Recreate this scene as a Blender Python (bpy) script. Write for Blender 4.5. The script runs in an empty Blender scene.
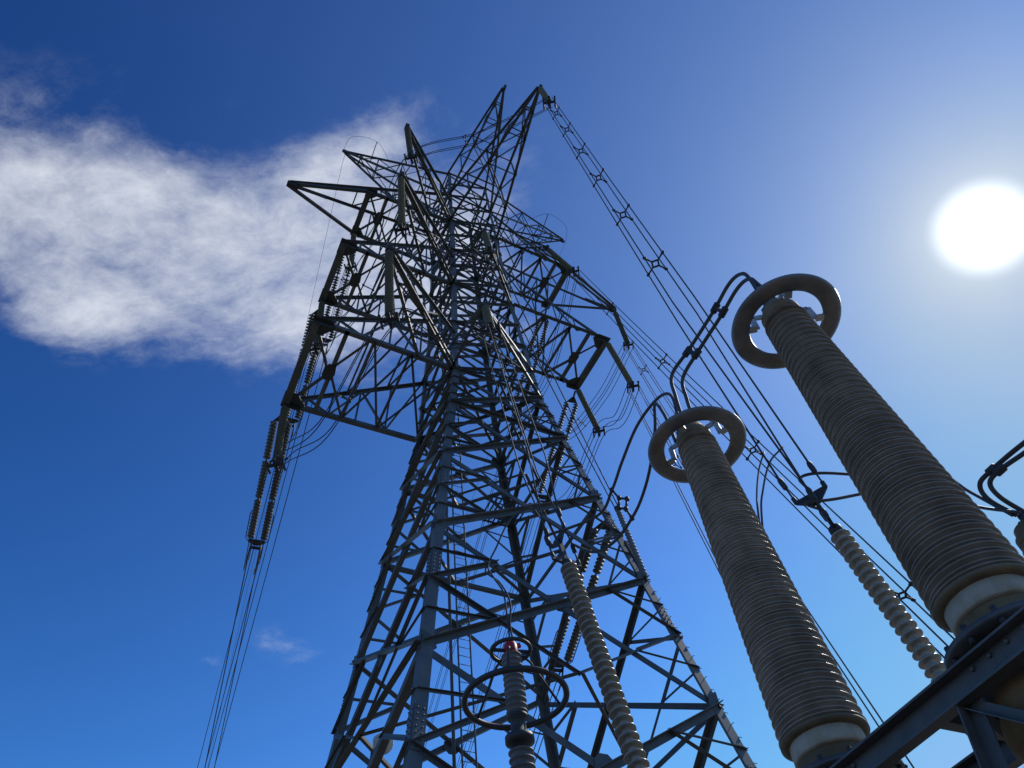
import bpy, bmesh, math, random, itertools
from mathutils import Vector, Matrix, Quaternion
random.seed(7)
sc = bpy.context.scene
COL = sc.collection

# ------------------------------------------------------------------ camera
# camera axes (right, up, forward) written in world axes; eye 1.6 m above the yard
EYE = Vector((0, 0, 1.6))
F_PX = 769.0
_v = (427.104 - 512, -(-174.193 - 384), F_PX)
_z = Vector(_v).normalized()
_r = Vector((_z[1], -_z[0], 0)).normalized()
_f = _r.cross(_z)
if _f[2] < 0: _f = -_f
CAM_R = Vector((_r[0], _f[0], _z[0])); CAM_U = Vector((_r[1], _f[1], _z[1])); CAM_F = Vector((_r[2], _f[2], _z[2]))
cam = bpy.data.cameras.new('camera'); cam_o = bpy.data.objects.new('camera', cam); COL.objects.link(cam_o)
cam_o.matrix_world = Matrix(((CAM_R.x, CAM_U.x, -CAM_F.x, EYE.x), (CAM_R.y, CAM_U.y, -CAM_F.y, EYE.y), (CAM_R.z, CAM_U.z, -CAM_F.z, EYE.z), (0, 0, 0, 1)))
cam.sensor_width = 36; cam.lens = 36 * F_PX / 1024; cam.clip_start = .05; cam.clip_end = 6000
sc.camera = cam_o

def sight(x, y):
    return (CAM_R * (x - 512) + CAM_U * (384 - y) + CAM_F * F_PX).normalized()
def at(x, y, d):
    """point seen along a bearing at horizontal distance d (metres)"""
    r = sight(x, y); return EYE + r * (d / math.hypot(r.x, r.y))

# ------------------------------------------------------------------ world, sun, exposure
SUN_DIR = sight(984, 228)
SUN_EL = math.asin(SUN_DIR.z); SUN_AZ = math.atan2(SUN_DIR.x, SUN_DIR.y)
w = bpy.data.worlds.new('World'); sc.world = w; w.use_nodes = True
nt = w.node_tree; N = nt.nodes; L = nt.links
for n in list(N): N.remove(n)
def nd(t, **k):
    n = N.new(t)
    for a, b in k.items(): setattr(n, a, b)
    return n
def mth(op, a, b=None, c=None, clamp=False):
    n = nd('ShaderNodeMath', operation=op); n.use_clamp = clamp
    for i, s in enumerate((a, b, c)):
        if s is None: continue
        if isinstance(s, (int, float)): n.inputs[i].default_value = s
        else: L.new(s, n.inputs[i])
    return n.outputs[0]
def vmt(op, a, b=None):
    n = nd('ShaderNodeVectorMath', operation=op)
    for i, s in enumerate((a, b)):
        if s is None: continue
        if isinstance(s, (tuple, list, Vector)): n.inputs[i].default_value = tuple(s)
        else: L.new(s, n.inputs[i])
    return n.outputs['Value'] if op in ('DOT_PRODUCT', 'LENGTH') else n.outputs[0]
def noise(scale, detail, rough, vec, dist=0.0):
    n = nd('ShaderNodeTexNoise'); n.inputs['Scale'].default_value = scale; n.inputs['Detail'].default_value = detail
    n.inputs['Roughness'].default_value = rough; n.inputs['Distortion'].default_value = dist; L.new(vec, n.inputs['Vector']); return n
tc = nd('ShaderNodeTexCoord'); D = vmt('NORMALIZE', tc.outputs['Generated'])
sky = nd('ShaderNodeTexSky', sky_type='NISHITA'); sky.sun_disc = False
sky.sun_elevation = SUN_EL; sky.sun_rotation = SUN_AZ
sky.altitude = 200; sky.air_density = 1.0; sky.dust_density = .1; sky.ozone_density = 2.5
# deep, saturated blue of the clear air: a contrast curve per colour channel of the sky
ss = nd('ShaderNodeSeparateXYZ'); L.new(sky.outputs[0], ss.inputs[0]); sk = nd('ShaderNodeCombineXYZ')
for i, (k_, g_, top_, off_) in enumerate(((12.5, 2.65, .34, .075), (6.0, 2.14, .52, .14), (4.15, 1.92, .95, .22))):
    raw_ = mth('MAXIMUM', mth('SUBTRACT', mth('MULTIPLY', mth('POWER', mth('MULTIPLY', ss.outputs[i], .1), g_), k_ * 10), off_), .015)
    L.new(mth('SMOOTH_MIN', raw_, top_ * 10, 2.0), sk.inputs[i])
cosa = vmt('DOT_PRODUCT', D, SUN_DIR)
ang = mth('ARCCOSINE', mth('MINIMUM', cosa, .999999))            # radians from the sun
def aure(amp, deg): return mth('MULTIPLY', mth('EXPONENT', mth('DIVIDE', mth('MULTIPLY', ang, -1.0), math.radians(deg))), amp)
def comb(amp, deg, col):
    n = nd('ShaderNodeCombineXYZ'); a = aure(amp, deg)
    for i in range(3): L.new(mth('MULTIPLY', a, col[i]), n.inputs[i])
    return n.outputs[0]
disc = nd('ShaderNodeMapRange', interpolation_type='SMOOTHSTEP')
L.new(ang, disc.inputs[0])
for i, v_ in zip((1, 2, 3, 4), (math.radians(1.0), math.radians(3.5), 9.0, 0.0)): disc.inputs[i].default_value = v_
hz = noise(2.2, 6, .6, tc.outputs['Generated']).outputs[0]                       # uneven thin haze in the bright air round the sun
hzv = nd('ShaderNodeCombineXYZ')
for i, k_ in enumerate((.62, .55, .40)): L.new(mth('ADD', mth('MULTIPLY', hz, k_), 1.0 - k_ * .5), hzv.inputs[i])
glow = vmt('ADD', vmt('ADD', comb(3.6, 2.4, (1, .97, .9)), vmt('MULTIPLY', comb(3.3, 6.5, (1, .93, .72)), hzv.outputs[0])), vmt('MULTIPLY', comb(1.5, 24, (.95, .88, .28)), hzv.outputs[0]))
dv = nd('ShaderNodeCombineXYZ')
for i in range(3): L.new(disc.outputs[0], dv.inputs[i])
glow = vmt('ADD', glow, dv.outputs[0])
# thin cirrus on a high layer: layer coordinate = direction / height
sep = nd('ShaderNodeSeparateXYZ'); L.new(D, sep.inputs[0])
zz = mth('MAXIMUM', sep.outputs[2], .03)
cp = nd('ShaderNodeCombineXYZ'); L.new(mth('DIVIDE', sep.outputs[0], zz), cp.inputs[0]); L.new(mth('DIVIDE', sep.outputs[1], zz), cp.inputs[1])
P = cp.outputs[0]
def lay(x, y):
    s = sight(x, y); return Vector((s.x / s.z, s.y / s.z))
warp = noise(3.2, 4, .6, P)
wv = vmt('SUBTRACT', warp.outputs['Color'], (.5, .5, .5)); 
sc_n = nd('ShaderNodeVectorMath', operation='SCALE'); L.new(wv, sc_n.inputs[0]); sc_n.inputs['Scale'].default_value = .16
PW = vmt('ADD', P, sc_n.outputs[0])
def blob(x, y, rx, ry, deg, amp):
    c = lay(x, y); a = math.radians(deg)
    e = 4.0
    ex = (lay(x + e, y) - c) / e; ey = (lay(x, y + e) - c) / e
    J = Matrix(((ex.x, ey.x), (ex.y, ey.y))).inverted()          # layer -> bearing offset
    ca, sa = math.cos(a), math.sin(a)
    ra = (Vector((ca, sa)) @ J) if False else Vector((ca * J[0][0] + sa * J[1][0], ca * J[0][1] + sa * J[1][1])) / rx
    rb = Vector((-sa * J[0][0] + ca * J[1][0], -sa * J[0][1] + ca * J[1][1])) / ry
    q = vmt('SUBTRACT', PW, (c.x, c.y, 0))
    A = vmt('DOT_PRODUCT', q, (ra.x, ra.y, 0)); B = vmt('DOT_PRODUCT', q, (rb.x, rb.y, 0))
    r2 = mth('ADD', mth('MULTIPLY', A, A), mth('MULTIPLY', B, B))
    return mth('MULTIPLY', mth('EXPONENT', mth('MULTIPLY', r2, -1.0)), amp)
blobs = [(10, 215, 100, 85, 10, 1.0), (110, 235, 105, 84, 15, 1.0), (210, 245, 90, 70, 25, 1.0), (290, 305, 80, 66, 40, 1.05), (110, 315, 70, 40, 12, .75), (70, 140, 80, 30, 20, .16),
         (390, 290, 95, 72, 0, 1.0), (455, 240, 75, 95, 0, .9), (325, 165, 60, 34, -35, .75), (380, 130, 40, 24, -20, .62), (360, 210, 70, 50, 0, .65),
         (287, 652, 34, 17, 15, .44), (212, 660, 20, 10, 0, .28), (520, 320, 40, 26, 0, .3)]
dens = None
for b in blobs:
    o = blob(*b); dens = o if dens is None else mth('ADD', dens, o)
dens = mth('MINIMUM', dens, 1.15)
# streaky fibres: stretched noise, plus fine curdled noise
mp = nd('ShaderNodeMapping'); L.new(PW, mp.inputs[0]); mp.inputs['Rotation'].default_value = (0, 0, math.radians(35)); mp.inputs['Scale'].default_value = (1.0, 2.3, 1)
n1 = noise(3.8, 12, .66, mp.outputs[0], .0).outputs[0]
n2 = noise(15, 10, .7, P, 0).outputs[0]
nn = mth('ADD', mth('MULTIPLY', n1, .68), mth('MULTIPLY', n2, .32))
raw = mth('SUBTRACT', mth('ADD', mth('MULTIPLY', dens, .80), mth('MULTIPLY', nn, 2.6)), 1.44)
cm = nd('ShaderNodeMapRange', interpolation_type='SMOOTHSTEP'); L.new(raw, cm.inputs[0])
for i, v_ in zip((1, 2, 3, 4), (-.03, 1.55, 0.0, 1.0)): cm.inputs[i].default_value = v_
gate = mth('MULTIPLY', cm.outputs[0], mth('MINIMUM', mth('MULTIPLY', dens, 3.0), 1.0))
cl = nd('ShaderNodeMix', data_type='RGBA'); L.new(gate, cl.inputs['Factor'])
CLOUD_COL = (8.2, 8.6, 9.3, 1)
dim = mth('SUBTRACT', 1.0, aure(.50, 18))
dimv = nd('ShaderNodeCombineXYZ')
for i in range(3): L.new(dim, dimv.inputs[i])
skyglow = vmt('ADD', vmt('MULTIPLY', sk.outputs[0], dimv.outputs[0]), glow)
L.new(skyglow, cl.inputs['A']); cl.inputs['B'].default_value = CLOUD_COL
bg = nd('ShaderNodeBackground'); bg.inputs['Strength'].default_value = .1; L.new(cl.outputs['Result'], bg.inputs['Color'])
wo = nd('ShaderNodeOutputWorld'); L.new(bg.outputs[0], wo.inputs[0])

sun = bpy.data.lights.new('sun', 'SUN'); sun.energy = 3.2; sun.angle = math.radians(.5); sun.color = (1, .96, .9)
sun_o = bpy.data.objects.new('sun', sun); COL.objects.link(sun_o)
sun_o.rotation_euler = (-SUN_DIR).to_track_quat('-Z', 'Y').to_euler(); sun_o.location = SUN_DIR * 200
sc.view_settings.view_transform = 'Standard'; sc.view_settings.look = 'None'; sc.view_settings.gamma = 1
sc.view_settings.exposure = 0.0; sc.view_settings.use_curve_mapping = False

# ------------------------------------------------------------------ materials
def mat(name, base, rough=.6, metal=0.0, var=.25, vscale=3.0, stain=None, stain_amt=.0, stain_scale=6.0, bump=0.0, bscale=60.0, spec=.5):
    m = bpy.data.materials.new(name); m.use_nodes = True; t = m.node_tree; b = t.nodes['Principled BSDF']
    tcn = t.nodes.new('ShaderNodeTexCoord')
    n1 = t.nodes.new('ShaderNodeTexNoise'); n1.inputs['Scale'].default_value = vscale; n1.inputs['Detail'].default_value = 6; n1.inputs['Roughness'].default_value = .65
    t.links.new(tcn.outputs['Object'], n1.inputs['Vector'])
    cr = t.nodes.new('ShaderNodeValToRGB'); cr.color_ramp.elements[0].position = .28; cr.color_ramp.elements[1].position = .72
    cr.color_ramp.elements[0].color = tuple(c * (1 - var) for c in base) + (1,); cr.color_ramp.elements[1].color = tuple(min(1, c * (1 + var)) for c in base) + (1,)
    t.links.new(n1.outputs[0], cr.inputs[0]); out = cr.outputs[0]
    if stain:
        n2 = t.nodes.new('ShaderNodeTexNoise'); n2.inputs['Scale'].default_value = stain_scale; n2.inputs['Detail'].default_value = 8; n2.inputs['Roughness'].default_value = .7
        mpn = t.nodes.new('ShaderNodeMapping'); mpn.inputs['Scale'].default_value = (1, 1, .3); t.links.new(tcn.outputs['Object'], mpn.inputs[0]); t.links.new(mpn.outputs[0], n2.inputs['Vector'])
        r2 = t.nodes.new('ShaderNodeMapRange'); r2.inputs[1].default_value = .5; r2.inputs[2].default_value = .72; r2.inputs[4].default_value = stain_amt
        t.links.new(n2.outputs[0], r2.inputs[0])
        mx = t.nodes.new('ShaderNodeMix'); mx.data_type = 'RGBA'; t.links.new(r2.outputs[0], mx.inputs['Factor']); t.links.new(out, mx.inputs['A']); mx.inputs['B'].default_value = tuple(stain) + (1,); out = mx.outputs['Result']
    oi = t.nodes.new('ShaderNodeObjectInfo'); om = t.nodes.new('ShaderNodeMapRange'); om.inputs[3].default_value = .78; om.inputs[4].default_value = 1.22; t.links.new(oi.outputs['Random'], om.inputs[0])
    osc = t.nodes.new('ShaderNodeVectorMath'); osc.operation = 'SCALE'; t.links.new(out, osc.inputs[0]); t.links.new(om.outputs[0], osc.inputs['Scale'])
    t.links.new(osc.outputs[0], b.inputs['Base Color'])
    rr = t.nodes.new('ShaderNodeMapRange'); rr.inputs[3].default_value = max(0, rough - .12); rr.inputs[4].default_value = min(1, rough + .12)
    t.links.new(n1.outputs[0], rr.inputs[0]); t.links.new(rr.outputs[0], b.inputs['Roughness'])
    b.inputs['Metallic'].default_value = metal; b.inputs['Specular IOR Level'].default_value = spec
    if bump:
        n3 = t.nodes.new('ShaderNodeTexNoise'); n3.inputs['Scale'].default_value = bscale; n3.inputs['Detail'].default_value = 5; t.links.new(tcn.outputs['Object'], n3.inputs['Vector'])
        bp = t.nodes.new('ShaderNodeBump'); bp.inputs['Strength'].default_value = bump; bp.inputs['Distance'].default_value = .01; t.links.new(n3.outputs[0], bp.inputs['Height']); t.links.new(bp.outputs[0], b.inputs['Normal'])
    return m
M = dict(
    steel=mat('galvanised_steel', (.084, .09, .085), .55, .1, .4, 1.3, (.06, .052, .045), .6, 2.0),
    leg=mat('galvanised_leg_steel', (.105, .112, .105), .5, .1, .35, .9, (.07, .062, .055), .5, 1.6),
    plate=mat('gusset_steel', (.045, .05, .052), .6, .1, .3, 2.0),
    beam=mat('support_steel', (.10, .105, .10), .5, .1, .35, 2.5, (.055, .05, .048), .6, 4.0, .15, 30),
    porc=mat('weathered_grey_porcelain', (.28, .25, .20), .34, 0, .4, 2.4, (.12, .112, .095), .6, 3.5, spec=.55),
    collar=mat('cream_cement_collar', (.42, .37, .27), .75, 0, .2, 5, (.30, .20, .09), .7, 7.0, .3, 45),
    neck=mat('brown_cast_flange', (.17, .115, .05), .65, .1, .35, 4, (.30, .20, .08), .5, 6.0),
    ring=mat('dull_ring_metal', (.17, .165, .155), .42, .35, .35, 4, (.32, .20, .12), .45, 3.0),
    rim=mat('rust_brown_rim', (.16, .12, .065), .7, 0, .3, 6),
    ringd=mat('dark_ring_metal', (.04, .04, .04), .55, .1, .3, 4),
    wire=mat('weathered_conductor', (.045, .048, .052), .75, 0, .15, 8),
    bar=mat('bare_aluminium_bar', (.06, .06, .058), .6, .15, .2, 6),
    brk=mat('aluminium_bracket', (.42, .42, .40), .5, .2, .2, 6),
    fit=mat('dark_line_fitting', (.035, .035, .036), .6, .1, .3, 12),
    disc=mat('pale_glazed_disc', (.30, .30, .26), .3, 0, .2, 9, (.15, .145, .12), .5, 10.0),
    tdisc=mat('dark_glazed_disc', (.13, .13, .115), .6, 0, .2, 9, spec=.25),
    rod=mat('olive_rod_insulator', (.17, .18, .135), .5, 0, .18, 5),
    red=mat('red_terminal', (.55, .02, .02), .45, 0, .1, 9),
    arr=mat('grey_polymer_sheds', (.14, .15, .15), .5, 0, .15, 5),
    conc=mat('footing_concrete', (.36, .35, .32), .85, 0, .2, 3, (.2, .19, .17), .5, 3, .4, 40),
    lampm=mat('pale_lamp_casing', (.55, .55, .50), .5, 0, .15, 8),
    gravel=mat('yard_gravel', (.105, .095, .082), .9, 0, .5, 14, (.15, .135, .115), .5, 60, .6, 90),
    grass=mat('dry_grass', (.06, .07, .03), .9, 0, .4, .5),
)

# ------------------------------------------------------------------ mesh helpers
class MB:
    def __init__(s): s.v = []; s.f = []; s.s = []
    def _add(s, vs, fs, smooth=False):
        b = len(s.v); s.v += [Vector(x) for x in vs]
        for f in fs: s.f.append(tuple(b + i for i in f)); s.s.append(smooth)
    def prism(s, p, q, sect, ref=None):
        p = Vector(p); q = Vector(q); d = (q - p)
        if d.length < 1e-4: return
        d.normalize(); ref = Vector(ref) if ref is not None else Vector((0, 0, 1))
        a = ref - d * ref.dot(d)
        if a.length < 1e-3:
            ref = Vector((1, 0, 0)) if abs(d.x) < .8 else Vector((0, 1, 0)); a = ref - d * ref.dot(d)
        a.normalize(); b = d.cross(a); n = len(sect)
        vs = [p + a * x + b * y for x, y in sect] + [q + a * x + b * y for x, y in sect]
        fs = [(i, (i + 1) % n, n + (i + 1) % n, n + i) for i in range(n)]
        if n == 6: fs += [(3, 2, 1, 0), (5, 4, 3, 0), (6, 7, 8, 9), (6, 9, 10, 11)]
        else: fs += [tuple(range(n - 1, -1, -1)), tuple(range(n, 2 * n))]
        s._add(vs, fs)
    def angle(s, p, q, w, ref=None, t=None):
        t = t or w * .11
        s.prism(p, q, [(0, 0), (w, 0), (w, t), (t, t), (t, w), (0, w)], ref)
    def bar(s, p, q, w, h=None, ref=None):
        h = h or w; s.prism(p, q, [(-w / 2, -h / 2), (w / 2, -h / 2), (w / 2, h / 2), (-w / 2, h / 2)], ref)
    def tube(s, pts, r, n=6, closed=False):
        pts = [Vector(p) for p in pts]; m = len(pts); ups = None; vs = []
        for i in range(m):
            if closed: d = pts[(i + 1) % m] - pts[i - 1]
            else: d = pts[min(i + 1, m - 1)] - pts[max(i - 1, 0)]
            d.normalize()
            if ups is None:
                ups = Vector((0, 0, 1)) if abs(d.z) < .9 else Vector((1, 0, 0))
            ups = (ups - d * ups.dot(d)).normalized(); b = d.cross(ups)
            rr = r[i] if isinstance(r, (list, tuple)) else r
            vs += [pts[i] + ups * (rr * math.cos(2 * math.pi * k / n)) + b * (rr * math.sin(2 * math.pi * k / n)) for k in range(n)]
        fs = []
        for i in range(m if closed else m - 1):
            j = (i + 1) % m
            fs += [(i * n + k, i * n + (k + 1) % n, j * n + (k + 1) % n, j * n + k) for k in range(n)]
        if not closed: fs += [tuple(range(n - 1, -1, -1)), tuple((m - 1) * n + k for k in range(n))]
        s._add(vs, fs, True)
    def lathe(s, prof, base, axis=(0, 0, 1), n=24):
        """prof: (radius, height along axis) from base"""
        ax = Vector(axis).normalized(); ref = Vector((1, 0, 0)) if abs(ax.x) < .9 else Vector((0, 1, 0))
        a = (ref - ax * ref.dot(ax)).normalized(); b = ax.cross(a); base = Vector(base); vs = []
        for r, h in prof:
            vs += [base + ax * h + a * (r * math.cos(2 * math.pi * k / n)) + b * (r * math.sin(2 * math.pi * k / n)) for k in range(n)]
        fs = []
        for i in range(len(prof) - 1):
            fs += [(i * n + k, i * n + (k + 1) % n, (i + 1) * n + (k + 1) % n, (i + 1) * n + k) for k in range(n)]
        fs += [tuple(range(n - 1, -1, -1)), tuple((len(prof) - 1) * n + k for k in range(n))]
        s._add(vs, fs, True)
    def ring(s, c, R, rw, rh, axis=(0, 0, 1), n=48, m=12):
        ax = Vector(axis).normalized(); ref = Vector((1, 0, 0)) if abs(ax.x) < .9 else Vector((0, 1, 0))
        a = (ref - ax * ref.dot(ax)).normalized(); b = ax.cross(a); c = Vector(c); vs = []; fs = []
        for i in range(n):
            t = 2 * math.pi * i / n; d = a * math.cos(t) + b * math.sin(t)
            for j in range(m):
                q = 2 * math.pi * j / m; vs.append(c + d * (R + rw * math.cos(q)) + ax * (rh * math.sin(q)))
        for i in range(n):
            for j in range(m): fs.append((i * m + j, ((i + 1) % n) * m + j, ((i + 1) % n) * m + (j + 1) % m, i * m + (j + 1) % m))
        s._add(vs, fs, True)
    def plate(s, pts, t, nrm=None):
        pts = [Vector(p) for p in pts]; n = len(pts)
        nrm = Vector(nrm).normalized() if nrm is not None else (pts[1] - pts[0]).cross(pts[2] - pts[0]).normalized()
        o = nrm * (t / 2)
        s._add([p + o for p in pts] + [p - o for p in pts], [tuple(range(n)), tuple(range(2 * n - 1, n - 1, -1))] + [(i, n + i, n + (i + 1) % n, (i + 1) % n) for i in range(n)])
    def disk(s, c, nrm, r, t, n=8):
        nrm = Vector(nrm).normalized(); ref = Vector((0, 0, 1)) if abs(nrm.z) < .9 else Vector((1, 0, 0))
        a = (ref - nrm * ref.dot(nrm)).normalized(); b = nrm.cross(a); c = Vector(c)
        s.plate([c + a * (r * math.cos(2 * math.pi * (k + .5) / n)) + b * (r * math.sin(2 * math.pi * (k + .5) / n)) for k in range(n)], t, nrm)
def root_of(o):
    while o.parent: o = o.parent
    return o
def obj(name, mb, m, parent=None):
    inv = root_of(parent).matrix_basis.inverted() if parent else Matrix()
    me = bpy.data.meshes.new(name); me.from_pydata([tuple(inv @ v) for v in mb.v], [], mb.f); me.update()
    bm = bmesh.new(); bm.from_mesh(me); bmesh.ops.recalc_face_normals(bm, faces=bm.faces); bm.to_mesh(me); bm.free()
    me.polygons.foreach_set('use_smooth', mb.s)
    me.materials.append(M[m]); o = bpy.data.objects.new(name, me); COL.objects.link(o)
    if parent: o.parent = parent
    return o
def thing(name, label, cat, loc=(0, 0, 0), rotz=0.0, group=None):
    o = bpy.data.objects.new(name, None); COL.objects.link(o); o.empty_display_size = .3
    o.matrix_basis = Matrix.Translation(Vector(loc)) @ Matrix.Rotation(rotz, 4, 'Z')
    o['label'] = label; o['category'] = cat
    if group: o['group'] = group
    return o
def dup(o, mtx, label, parent=None):
    c = o.copy(); COL.objects.link(c)
    if parent is None:
        c.matrix_basis = mtx; c['label'] = label
    else: c.parent = parent
    for ch in list(o.children): dup(ch, None, None, c)
    return c
def catmull(pts, k=8):
    pts = [Vector(p) for p in pts]; P_ = [pts[0] * 2 - pts[1]] + pts + [pts[-1] * 2 - pts[-2]]; out = []
    for i in range(1, len(P_) - 2):
        a, b, c, d = P_[i - 1:i + 3]
        for j in range(k):
            t = j / k; out.append(.5 * ((2 * b) + (c - a) * t + (2 * a - 5 * b + 4 * c - d) * t * t + (3 * b - a - 3 * c + d) * t ** 3))
    return out + [pts[-1]]
def sagline(p, q, sag, n=16):
    p = Vector(p); q = Vector(q)
    return [p.lerp(q, i / n) - Vector((0, 0, 4 * sag * (i / n) * (1 - i / n))) for i in range(n + 1)]

# ------------------------------------------------------------------ ground
def flat(name, x0, y0, x1, y1, z, m, kind='structure'):
    mb = MB(); mb._add([(x0, y0, z), (x1, y0, z), (x1, y1, z), (x0, y1, z)], [(0, 1, 2, 3)]); o = obj(name, mb, m); o['kind'] = kind; return o
flat('ground', -2500, -2500, 2500, 2500, -.02, 'grass')
flat('gravel_yard', -60, -50, 80, 60, 0.0, 'gravel')

# ------------------------------------------------------------------ the lattice tower
TO = Vector((-1.6775, 21.0, 0)); TROT = math.radians(32.535)
TU = Vector((math.cos(TROT), math.sin(TROT), 0)); TV = Vector((-TU.y, TU.x, 0))
def T(u, v, z): return TO + TU * u + TV * v + Vector((0, 0, z))
ZS = [.45, 7.3, 12.72, 17.31, 21.34, 25.02, 28.01, 30.08, 32.16, 34.24, 36.31, 38.34, 40.37, 42.4, 44.44, 46.5, 48.55, 50.6, 52.63]
def hw(z):
    if z <= 28.01: return 2.076 + .1427 * (28.01 - z)
    for a, b, p, q in ((28.01, 36.31, 2.076, 1.687), (36.31, 44.44, 1.687, 1.54), (44.44, 60, 1.54, 1.27)):
        if z <= b: return p + (q - p) * (z - a) / (b - a)
def cn(su, sv, z): h = hw(z); return T(su * h, sv * h, z)
tower = thing('lattice_tower', 'tall galvanised steel lattice transmission tower with wide crossarms seen from below', 'pylon', TO, TROT)
mid = lambda a, b, t=.5: a.lerp(b, t)
for su, sv in ((-1, -1), (-1, 1), (1, -1), (1, 1)):
    mb = MB()
    for z0, z1 in zip([.1] + ZS[1:-1], ZS[1:]):
        wd = .30 if z1 < 13 else .285 if z1 < 22 else .26 if z1 < 29 else .22 if z1 < 45 else .17
        p, q = cn(su, sv, z0), cn(su, sv, z1)
        d = (q - p).normalized(); a = (-TU * su); a = (a - d * a.dot(d)).normalized(); b = (-TV * sv); b = (b - d * b.dot(d)).normalized()
        # angle with its heel on the outside corner, both flanges running along the faces
        t = wd * .12; sect = [(0, 0), (wd, 0), (wd, t), (t, t), (t, wd), (0, wd)]
        vs = [p + a * x + b * y for x, y in sect] + [q + a * x + b * y for x, y in sect]
        mb._add(vs, [(i, (i + 1) % 6, 6 + (i + 1) % 6, 6 + i) for i in range(6)] + [(3, 2, 1, 0), (5, 4, 3, 0), (6, 7, 8, 9), (6, 9, 10, 11)])
    lg = obj('leg', mb, 'leg', tower)
    for zc in (10.4, 15.6, 19.9, 24.0, 26.6):
        mb = MB()
        p, q = cn(su, sv, zc - .55), cn(su, sv, zc + .55); d = (q - p).normalized(); n = (TU * su + TV * sv).normalized()
        for dirn, oth in ((-TU * su, TV * sv), (-TV * sv, TU * su)):
            dd = dirn - d * dirn.dot(d); dd.normalize(); o = oth * .012
            mb.plate([p + dd * .01 + o, p + dd * .28 + o, q + dd * .28 + o, q + dd * .01 + o], .02, oth)
            for k in range(7):
                for e in (.07, .21): mb.lathe([(.017, 0), (.017, .035)], p.lerp(q, .08 + k * .14) + dd * e + oth * .02, oth, 6)
        obj('splice_plate', mb, 'leg', lg)
    mb = MB(); fz = cn(su, sv, .1); mb.lathe([(.75, 0), (.75, .35), (.45, .42), (.45, .5)], Vector((fz.x, fz.y, -.1)), (0, 0, 1), 20); obj('footing', mb, 'conc', tower)
FACES = [((-1, -1), (-1, 1)), ((-1, -1), (1, -1)), ((1, -1), (1, 1)), ((-1, 1), (1, 1))]
for fi, (cl_, cr_) in enumerate(FACES):
    nrm = (TU * (cl_[0] + cr_[0]) + TV * (cl_[1] + cr_[1])).normalized()
    for k in range(len(ZS) - 1):
        z0, z1 = ZS[k], ZS[k + 1]; mb = MB()
        A0, A1, B0, B1 = cn(*cl_, z0), cn(*cl_, z1), cn(*cr_, z0), cn(*cr_, z1)
        wm = .195 if z1 < 13 else .175 if z1 < 22 else .16 if z1 < 29 else .12 if z1 < 45 else .10
        io = nrm * .012
        mb.angle(A0 - io, B1 - io, wm, nrm); mb.angle(B0 - io * 3, A1 - io * 3, wm, -nrm)
        h0, h1 = hw(z0), hw(z1); tX = h0 / (h0 + h1); H = A0.lerp(B1, tX)
        if k < 6:
            mb.disk(H - io * 4, nrm, .30 if k < 3 else .24, .02)
            for P0, P1 in ((A0, A1), (B0, B1)):
                m_ = mid(P0, P1); wr = .12 if k < 3 else .085
                mb.angle(m_, mid(P0, H), wr, nrm); mb.angle(m_, mid(P1, H), wr, nrm)
                if k < 6:
                    mb.angle(mid(P0, P1, .25), mid(P0, H, .5), .07, nrm); mb.angle(mid(P0, P1, .75), mid(P1, H, .5), .07, nrm)
            if k < 3:
                mm = mid(A0, B0); mb.angle(mid(A0, H, .5), mm, .08, nrm); mb.angle(mid(B0, H, .5), mm, .08, nrm)
        else:
            mb.disk(H - io * 3, nrm, .13, .015, 6)
            if k % 4 == 2: mb.angle(A0, H.lerp(A0, .5) if False else mid(B0, B1), .07, nrm)
        ring_here = z0 in (28.01, 36.31, 44.44, 25.02, 32.16, 40.37, 48.55) or (fi != 1 and z0 in (12.72, 21.34))
        if ring_here:
            mb.angle(A0, B0, wm * .95, nrm)
        if k == len(ZS) - 2: mb.angle(A1, B1, .1, nrm)
        # gusset plates where braces meet the legs
        if k <= 10 or k in (14, 18):
            for P0, o_ in ((A0, B0), (B0, A0)):
                e = (o_ - P0).normalized(); up = Vector((0, 0, 1)); g = .34 if k < 7 else .26
                if z0 in (28.01, 36.31, 44.44): g = .5
                c = P0 + nrm * .004
                mb.plate([c + up * g, c + e * g * .9 + up * g * .55, c + e * g * 1.1 - up * g * .3, c + e * g * .3 - up * g, c - up * g], .02, nrm)
        obj('face_bracing', mb, 'steel', tower)
# plan bracing (horizontal diaphragms)
for z in (12.72, 21.34, 25.02, 28.01, 32.16, 36.31, 40.37, 44.44, 48.55, 52.63):
    mb = MB(); c = [cn(*s, z) for s in ((-1, -1), (1, -1), (1, 1), (-1, 1))]; wq = .1 if z < 29 else .075
    m4 = [mid(c[i], c[(i + 1) % 4]) for i in range(4)]
    for i in range(4): mb.angle(m4[i], m4[(i + 1) % 4], wq, (0, 0, 1))
    if z in (28.01, 36.31, 44.44): mb.angle(c[0], c[2], wq * 1.2, (0, 0, 1)); mb.angle(c[1], c[3], wq * 1.2, (0, 0, -1))
    obj('plan_bracing', mb, 'steel', tower)

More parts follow.
